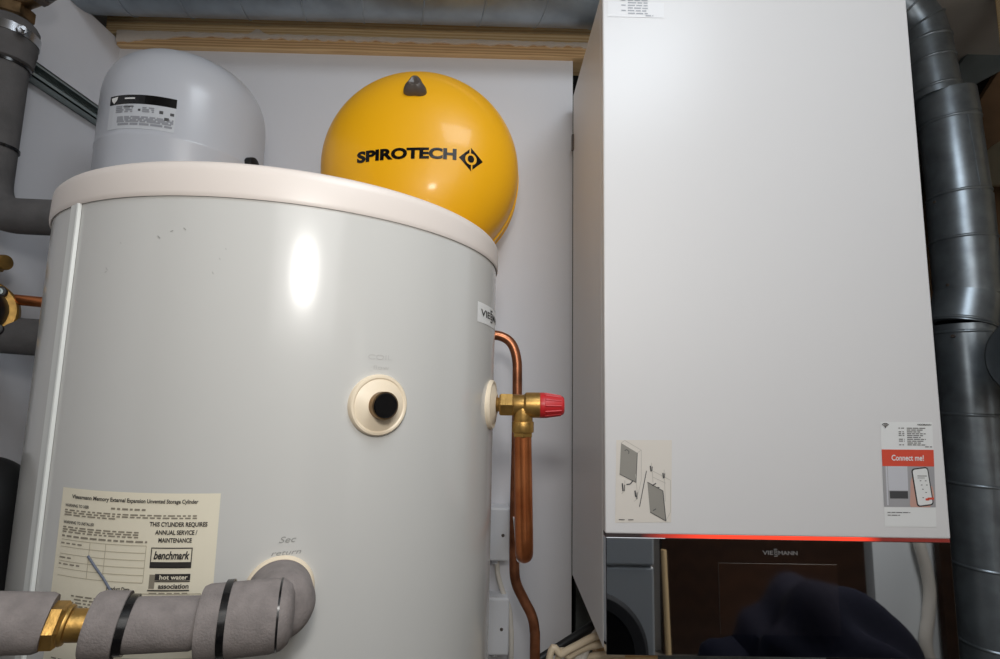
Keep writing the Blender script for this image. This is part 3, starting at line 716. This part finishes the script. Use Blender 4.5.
# black pump head with brass ring
pm = thing('circulation_pump', 'black round pump head with brass ring and silver bolts at the left edge', 'pump', onX(2, 308, -.70))
c0 = onX(-29, 309, -.70); axp = Vector((.55, -.83, .05)).normalized()
b = NB(); lathe(b, [(0, .048), (.022, .047), (.030, .043), (.034, .034), (.036, .02), (.036, 0), (0, 0)], c0-axp*.02, axp, 48); obj('pump_head', b, M_black, pm)
b = NB(); lathe(b, [(.020, -.004), (.0435, -.004), (.0455, -.002), (.0455, .012), (.0435, .014), (.020, .014)], c0-axp*.02, axp, 48, closed=True); obj('brass_ring', b, M_brass, pm)
a_, b_, d_ = basis(axp)
for an in (.55, -.75, 2.3, 3.9):
    q = c0-axp*.02+a_*.036*math.cos(an)+b_*.036*math.sin(an)
    b = NB(); cyl(b, q, q+axp*.022, .0082, 20, .002); bs = obj('bolt_boss', b, M_black, pm)
    b = NB(); lathe(b, [(0, .0232), (.002, .0232), (.0026, .0242), (.0048, .0240), (.0050, .022), (0, .022)], q, axp, 20); obj('bolt', b, M_rail, bs)
b = NB(); q = onX(4, 309, -.72); cyl(b, c0-axp*.03, Vector((XL+.0005, (c0-axp*.03).y+.03, c0.z)), .018, 20); obj('wall_mount', b, M_black, pm)
b = NB(); q0_ = onY(14, 300, .70); q1_ = Vector((TX-(TR**2-(.70-TY)**2)**.5-.002, .70, onY(42, 304, .70).z-.006))
cyl(b, q0_+Vector((-.03, 0, .003)), q1_, .0075, 20)
tag(obj('copper_pipe', b, M_copper), 'short copper pipe between the black pump and the cylinder', 'pipe')
b = NB(); q0_ = onY(-40, 322, .71); q1_ = Vector((TX-(TR**2-(.71-TY)**2)**.5-.003, .71, onY(40, 342, .71).z))
q0_ = Vector((XL+.034, .71, q1_.z+.012)); 
t_ = thing('insulated_pipe', 'short dark grey foam wrapped pipe under the black pump', 'pipe', q0_)
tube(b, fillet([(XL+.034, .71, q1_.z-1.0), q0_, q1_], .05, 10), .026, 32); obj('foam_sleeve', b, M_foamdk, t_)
tie(t_, q0_*.42+q1_*.58, q1_-q0_, .0262, .004)
b = NB(); q = onX(1, 263, -.71); cyl(b, Vector((XL+.0005, q.y, q.z)), q+Vector((.012, -.004, 0)), .011, 24, .002); hexnut(b, q+Vector((-.02, 0, 0)), q+Vector((0, -.002, 0)), .014)
tag(obj('brass_fitting', b, M_brass), 'small brass fitting on the left wall above the black pump', 'pipe fitting')
# black round-topped vessel at the lower left edge
q = onY(-12, 500, .52); zt_ = onY(0, 456, .52).z
b = NB(); pr = [(0, -CZ), (.05, -CZ), (.05, zt_-.06)]+[(.05*math.cos(PI/2*i/12), zt_-.06+.06*math.sin(PI/2*i/12)) for i in range(1, 13)]
pr[-1] = (0, zt_); lathe(b, pr, (onY(-28, 520, .52).x, .52, 0), (0, 0, 1), 48)
tag(obj('waste_pipe', b, M_black), 'black round-topped upright pipe at the lower left edge', 'pipe')

# ------------------------------------------------------------------ ducts
def duct_h():
    Yd, R = .85, .085
    d = ray(350, 22.5); el = math.atan2(d.z, d.y); D = 1.0
    # axis height so that the lower silhouette passes through that sight line
    z = .7
    for _ in range(60):
        D = math.hypot(Yd, z); z = Yd*math.tan(el+math.asin(R/D))
    xa, xb = X0+.001, .52
    b = NB(); lathe(b, [(0, 0), (R, 0), (R, xb-xa), (0, xb-xa)], (xa, Yd, z), (1, 0, 0), 96)
    pitch = .112; n = int((xb-xa)/pitch*40); pth = []
    for i in range(n+1):
        t = 2*PI*i/40; pth.append((xa+.004+(xb-xa-.008)*i/n, Yd-(R+.0003)*math.cos(t), z+(R+.0003)*math.sin(t)))
    tube(b, pth, .0016, 6)
    return obj('spiral_duct', b, M_galvdk)
tag(duct_h(), 'long horizontal spiral-seamed galvanised duct under the ceiling', 'duct')

# upright duct right of the boiler, built of sections with beads and rivets
vy, Rl = 1.20, .0615
def vx_for(px, py, R, side):                 # axis X so that the duct edge lies on a sight line
    d = ray(px, py); az = math.atan2(d.x, d.y); lo, hi = .5, 2.0
    for _ in range(60):
        m_ = (lo+hi)/2; a2 = math.atan2(m_, vy)+side*math.asin(R/math.hypot(m_, vy))
        if a2 < az: lo = m_
        else: hi = m_
    return lo
vx = vx_for(953.5, 600, Rl, -1)
vd = thing('ventilation_duct', 'upright galvanised duct of joined sections right of the boiler', 'duct', (vx, vy, -CZ))
def zy(y, px=960): return onY(px, y, vy-.055).z
def section(z0, z1, R, x0=None, x1=None, beads=(), rt=None):
    b = NB(); rt = rt or R; x0 = vx if x0 is None else x0; x1 = vx if x1 is None else x1
    p0, p1 = Vector((x0, vy, z0)), Vector((x1, vy, z1)); L = (p1-p0).length
    pr = [(R-.016, 0), (R, 0)]
    for zz_ in sorted(beads):
        h = (zz_-z0)/(z1-z0)*L; rr_ = R+(rt-R)*h/L
        pr += [(rr_, h-.004), (rr_+.0018, h-.0018), (rr_+.0022, h), (rr_+.0018, h+.0018), (rr_, h+.004)]
    pr += [(rt, L), (rt-.016, L)]
    lathe(b, pr, p0, p1-p0, 96); return b
zj = zy(322)
xa_ = vx_for(1004, 291, Rl+.003, 1); xb_ = vx_for(994, 195, Rl+.002, 1); xc_ = vx_for(981.5, 112, Rl, 1)
obj('lower_section', section(-CZ, zj, Rl, beads=(zy(330), zy(415), zy(487), zy(573), zy(655))), M_galv, vd)
obj('coupling', section(zj-.002, zy(291), Rl+.005, vx-.004, xa_, (zj+.004,), Rl+.0045), M_galv, vd)
obj('middle_section', section(zy(291)-.001, zy(191), Rl+.003, xa_, xb_, (zy(234),)), M_galv, vd)
obj('middle_section', section(zy(191)-.001, zy(109), Rl+.001, xb_, xc_, (zy(188)+.002, zy(112)-.002), Rl), M_galv, vd)
xd_ = vx_for(978, 92, Rl, 1); xe_ = vx_for(962.5, 78, Rl-.010, 1); xf_ = vx_for(952, 28, Rl-.010, 1)
obj('coupling', section(zy(109)-.002, zy(84), Rl+.0015, xc_, xd_, (), Rl), M_galv, vd)
obj('upper_section', section(zy(84)-.003, zy(27), Rl-.010, xe_, xf_, (zy(78), zy(50), zy(28)-.004)), M_galv, vd)
def on_duct(px, py, x_, R):
    d = ray(px, py); a = d.x**2+d.y**2; bb = -2*(d.x*x_+d.y*vy); c = x_*x_+vy*vy-R*R
    p = d*((-bb-max(0, bb*bb-4*a*c)**.5)/(2*a)); return p, Vector((p.x-x_, p.y-vy, 0)).normalized()
for (x, y, x_) in ((935, 202, xb_), (948, 285, xa_), (953, 336, vx)):
    p, n_ = on_duct(x, y, x_, Rl+.002)
    b = NB(); lathe(b, [(0, .003), (.0035, .0025), (.0048, -.002), (0, -.002)], p, n_, 20); obj('rivet', b, M_cap, vd)
pA_, nA_ = on_duct(968, 114, xc_, Rl); pB_, nB_ = on_duct(981, 190, xb_, Rl+.001)
b = NB(); tube(b, [pA_, pB_], .0014, 8); obj('lock_seam', b, M_galv, vd)
# gored elbow on top, leaning back to the left
b = NB(); c = Vector((xf_, vy, zy(27)-.004))
dirs = [Vector((-.22, .0, 1)).normalized(), Vector((-.6, .0, .9)).normalized(), Vector((-1, .0, .6)).normalized()]
pth = [c]
for d, L in zip(dirs, (.05, .06, .2)): pth.append(pth[-1]+d*L)
tube(b, pth, Rl-.0105, 64)
for q, d in zip(pth[1:-1], dirs[1:]): tube(b, ringpath(q, d+Vector((0, 0, .2)), Rl-.0095, 48), .0025, 8, caps=False)
obj('elbow', b, M_galv, vd)
# second duct, further right
q = onY(1022, 357, .95); R2 = .078
b = NB(); lathe(b, [(0, .004), (R2-.02, .003), (R2-.006, 0), (R2-.001, .003), (R2, .008), (R2, .020), (R2+.002, .022), (R2+.002, .028), (R2, .030), (R2, X1-.001-q.x)], q, (1, .0, 0), 72)
tag(obj('ventilation_duct', b, M_galvdk), 'capped end of a sideways galvanised duct at the right edge of the picture', 'duct')
# boards and stud in the far right corner
b = NB(); p0, p1, p2, p3 = onY(930, 180, 1.40), onY(1012, 50, 1.40), onY(1030, 340, 1.40), onY(925, 340, 1.40)
poly(b, [p0, p1, p2, p3]); r_ = bmesh.ops.extrude_face_region(b, geom=b.faces[:]); bmesh.ops.translate(b, vec=(0, .02, 0), verts=[v for v in r_['geom'] if isinstance(v, bmesh.types.BMVert)]); bmesh.ops.recalc_face_normals(b, faces=b.faces)
struct('wall_board', b, M_ply)
b = NB(); poly(b, [onY(945, -20, 1.36), onY(1005, -20, 1.36), onY(1002, 70, 1.36), onY(968, 88, 1.36), onY(952, 75, 1.36), onY(985, 30, 1.36)]); r_ = bmesh.ops.extrude_face_region(b, geom=b.faces[:]); bmesh.ops.translate(b, vec=(0, .02, 0), verts=[v for v in r_['geom'] if isinstance(v, bmesh.types.BMVert)]); bmesh.ops.recalc_face_normals(b, faces=b.faces)
struct('wall_panel', b, mat('grey_green_panel', (112, 122, 124), .7, var=.2))
b = NB(); q = onY(1012, 40, 1.10); box(b, (q.x, 1.08, -CZ), (q.x+.05, 1.13, 1.019), .003); tag(obj('timber_stud', b, M_timber), 'pale upright timber stud at the top right edge', 'timber')
b = NB(); q = onY(1006, 163, 1.30); cyl(b, q, Vector((X1-.001, q.y, q.z)), .060, 40, .006); cyl(b, q+Vector((-.02, 0, 0)), q+Vector((.03, 0, 0)), .064, 40, .012)
tag(obj('duct_spigot', b, mat('cream_plastic_duct', (196, 186, 160), .45)), 'cream side duct beside the upright galvanised duct', 'duct')
b = NB(); tube(b, catmull([onY(x, y, 1.352) for x, y in ((988, -10), (984, 12), (985, 28), (992, 42), (1004, 55))], 6), .0022, 8); tag(obj('cable', b, M_black), 'thin black cable looping over the grey panel at top right', 'cable')

# ------------------------------------------------------------------ under the boiler: conduit, cables, dark lining
struct('wall_recess', bx((.186, 1.12, -CZ), (.72, 1.14, .60)), mat('grey_recess_lining', (120, 126, 126), .5, var=.3, vscale=14))
b = NB(); qa, qb = onY(520, 672, .80), onY(608, 615.5, .86); tube(b, [qa, qb, qb+(qb-qa)*.5], .0065, 16)
tag(obj('conduit', b, M_black), 'straight black conduit slanting up under the boiler', 'conduit')
for k, (pts, nm) in enumerate([
    (((548, 668), (562, 654), (578, 645), (596, 636), (620, 628)), 'topmost cream cable just under the black conduit'),
    (((556, 672), (570, 656), (584, 648), (600, 644), (622, 640)), 'second cream cable below the black conduit'),
    (((574, 676), (582, 660), (588, 646), (594, 636), (604, 624)), 'cream cable crossing steeply over the others under the boiler'),
    (((566, 672), (578, 662), (590, 657), (604, 655), (624, 654)), 'lowest cream cable in the bundle under the boiler')]):
    pth = [onY(x, y, .78+.006*k) for x, y in pts]
    pth = [Vector((pth[0].x-.03, pth[0].y, -CZ+.007)), pth[0]+Vector((-.02, 0, -.3))]+pth
    b = NB(); tube(b, catmull(pth, 8), .0052, 12); tag(obj('cable', b, M_cream if k != 2 else M_cable), nm, 'cable', 'cables under the boiler')
b = NB(); q = onY(597, 655, .86); box(b, (q.x, .86, q.z-.16), (q.x+.1, .90, q.z+.008), .003); box(b, (q.x+.02, .87, -CZ), (q.x+.08, .89, q.z-.15)); tag(obj('wooden_post', b, M_timber2), 'brown wooden block behind the lower left corner of the boiler', 'timber')

# ------------------------------------------------------------------ room behind the eye, seen only mirrored in the black glass
def mir(px, py, Y):                          # point at depth Y whose mirror image in the glass lies on that sight line
    p = onY(px, py, 2*BY-Y); return Vector((p.x, Y, p.z))
wr = mir(654, 541, -.9); wz = mir(640, 567, -.9).z; wl_ = wr.x-.6
wm = thing('washing_machine', 'white front-loading washing machine mirrored at the left of the black glass', 'washing machine', (wr.x-.3, -1.15, -CZ))
b = NB(); box(b, (wl_, -1.45, -CZ+.012), (wr.x, -.9, wz), .012, 3); obj('cabinet', b, M_wm, wm)
b = NB(); box(b, (wl_, -1.45, wz+.003), (wr.x, -.895, wz+.13), .012, 3); obj('control_panel', b, M_wm, wm)
dc = Vector((wr.x-.285, -.9, mir(640, 652, -.9).z))
b = NB(); lathe(b, [(.19, -.005), (.245, 0), (.25, .015), (.235, .03), (.19, .028)], dc, (0, 1, 0), 64, closed=True); obj('door_ring', b, M_photodk, wm)
b = NB(); lathe(b, [(0, .012), (.1, .018), (.17, .03), (.195, .022), (.195, 0), (0, 0)], dc, (0, 1, 0), 64); obj('door_glass', b, M_smoke, wm)
for sx_ in (wl_+.06, wr.x-.06):
    for sy_ in (-1.38, -.98):
        b = NB(); cyl(b, (sx_, sy_, -CZ), (sx_, sy_, -CZ+.02), .02, 16); obj('foot', b, M_black, wm)
d0, d1 = mir(662, 560, -1.70).x, mir(865, 560, -1.70).x
b = NB(); box(b, (d0, -1.745, -CZ+.005), (d1, -1.70, .45), .003); struct('door_1', b, M_brown)
b = NB(); q0, q1 = mir(667, 553, -1.60), mir(668, 659, -1.60); tube(b, [(q0.x, -1.655, q0.z), (q0.x, -1.6, -CZ)], .016, 12); tag(obj('broom_handle', b, M_timber), 'pale wooden pole leaning beside the washing machine, seen mirrored', 'pole')
d2 = mir(936, 560, -1.60).x
b = NB(); box(b, (d1+.02, -1.745, -CZ+.005), (d2+.1, -1.66, .45), .003); struct('door_2', b, M_wm)
b = NB(); xx = mir(926, 560, -1.60).x; tube(b, catmull([(xx+.025*math.sin(k*1.15), -1.62, -.2-.13*k) for k in range(10)]+[(xx, -1.62, -CZ)], 6), .03, 16); tag(obj('flexible_hose', b, M_cable), 'cream flexible hose mirrored at the right of the black glass', 'hose')
b = NB(); box(b, (d2+.02, -1.63, -CZ+.001), (d2+.16, -1.59, .45), .003); tag(obj('timber_board', b, M_brown), 'brown upright board mirrored at the right end of the black glass', 'timber')
# heap of navy cloth
cA = mir(800, 600, -.75); b = NB(); bmesh.ops.create_icosphere(b, subdivisions=5, radius=1)
for v in b.verts:
    n_ = v.co.normalized(); w = 1+.10*math.sin(5*n_.x+2*n_.z)+.07*math.sin(9*n_.y+4*n_.x)+.04*math.sin(17*n_.z+11*n_.x)
    v.co = Vector((cA.x+.12+.56*n_.x*w, -.80+.28*n_.y*w, max(-CZ+.001, -CZ+.12+(cA.z+CZ-.12)*n_.z*w)))
for f_ in b.faces: f_.smooth = True
tag(obj('cloth_heap', b, M_navy), 'heap of navy blue cloth mirrored along the foot of the black glass', 'cloth')
b = NB(); q = Vector((1.55, -.35, -CZ)); lathe(b, [(0, .001), (.13, .001), (.16, .36), (.166, .36), (.166, .37), (.155, .37), (.126, .012), (0, .012)], q, (0, 0, 1), 48)
tag(obj('bucket', b, M_blue), 'blue plastic bucket on the floor mirrored in the galvanised duct', 'bucket')

# ------------------------------------------------------------------ light
def area(name, loc, size, power, col, target, sy=None, spread=180):
    l = bpy.data.lights.new(name, 'AREA'); l.energy = power; l.color = col; l.size = size
    l.spread = math.radians(spread)
    if sy: l.shape = 'RECTANGLE'; l.size_y = sy
    o = bpy.data.objects.new(name, l); C.objects.link(o); o.location = Vector(loc)+Vector((0, 0, CZ))
    o.rotation_euler = (Vector(target)-Vector(loc)).to_track_quat('-Z', 'Y').to_euler(); return o
area('ceiling_bounce', (.34, -.12, .99), .5, 9.5, (.84, .92, 1.0), (.22, .15, -1))  # area light standing in for flash bounced off the ceiling
area('room_bounce', (.35, -.8, .55), .8, 5, (1, .98, .95), (.0, .9, .0))
area('camera_flash', (0.0, -.02, .2), .08, 1.4, (1, .97, .93), (-.02, .7, .12), .07)
area('door_fill', (2.1, -.75, .98), .5, 34, (1, .95, .88), (1.7, -1.6, -.6), None, 100)  # added fill light, aimed to brighten the white door mirrored in the glass
w = bpy.data.worlds.new('world'); bpy.context.scene.world = w; w.use_nodes = True
w.node_tree.nodes['Background'].inputs[0].default_value = (.8, .85, .9, 1); w.node_tree.nodes['Background'].inputs[1].default_value = .05
vs = bpy.context.scene.view_settings
vs.view_transform = 'Standard'; vs.look = 'None'; vs.gamma = 1; vs.use_curve_mapping = False; vs.exposure = -.08
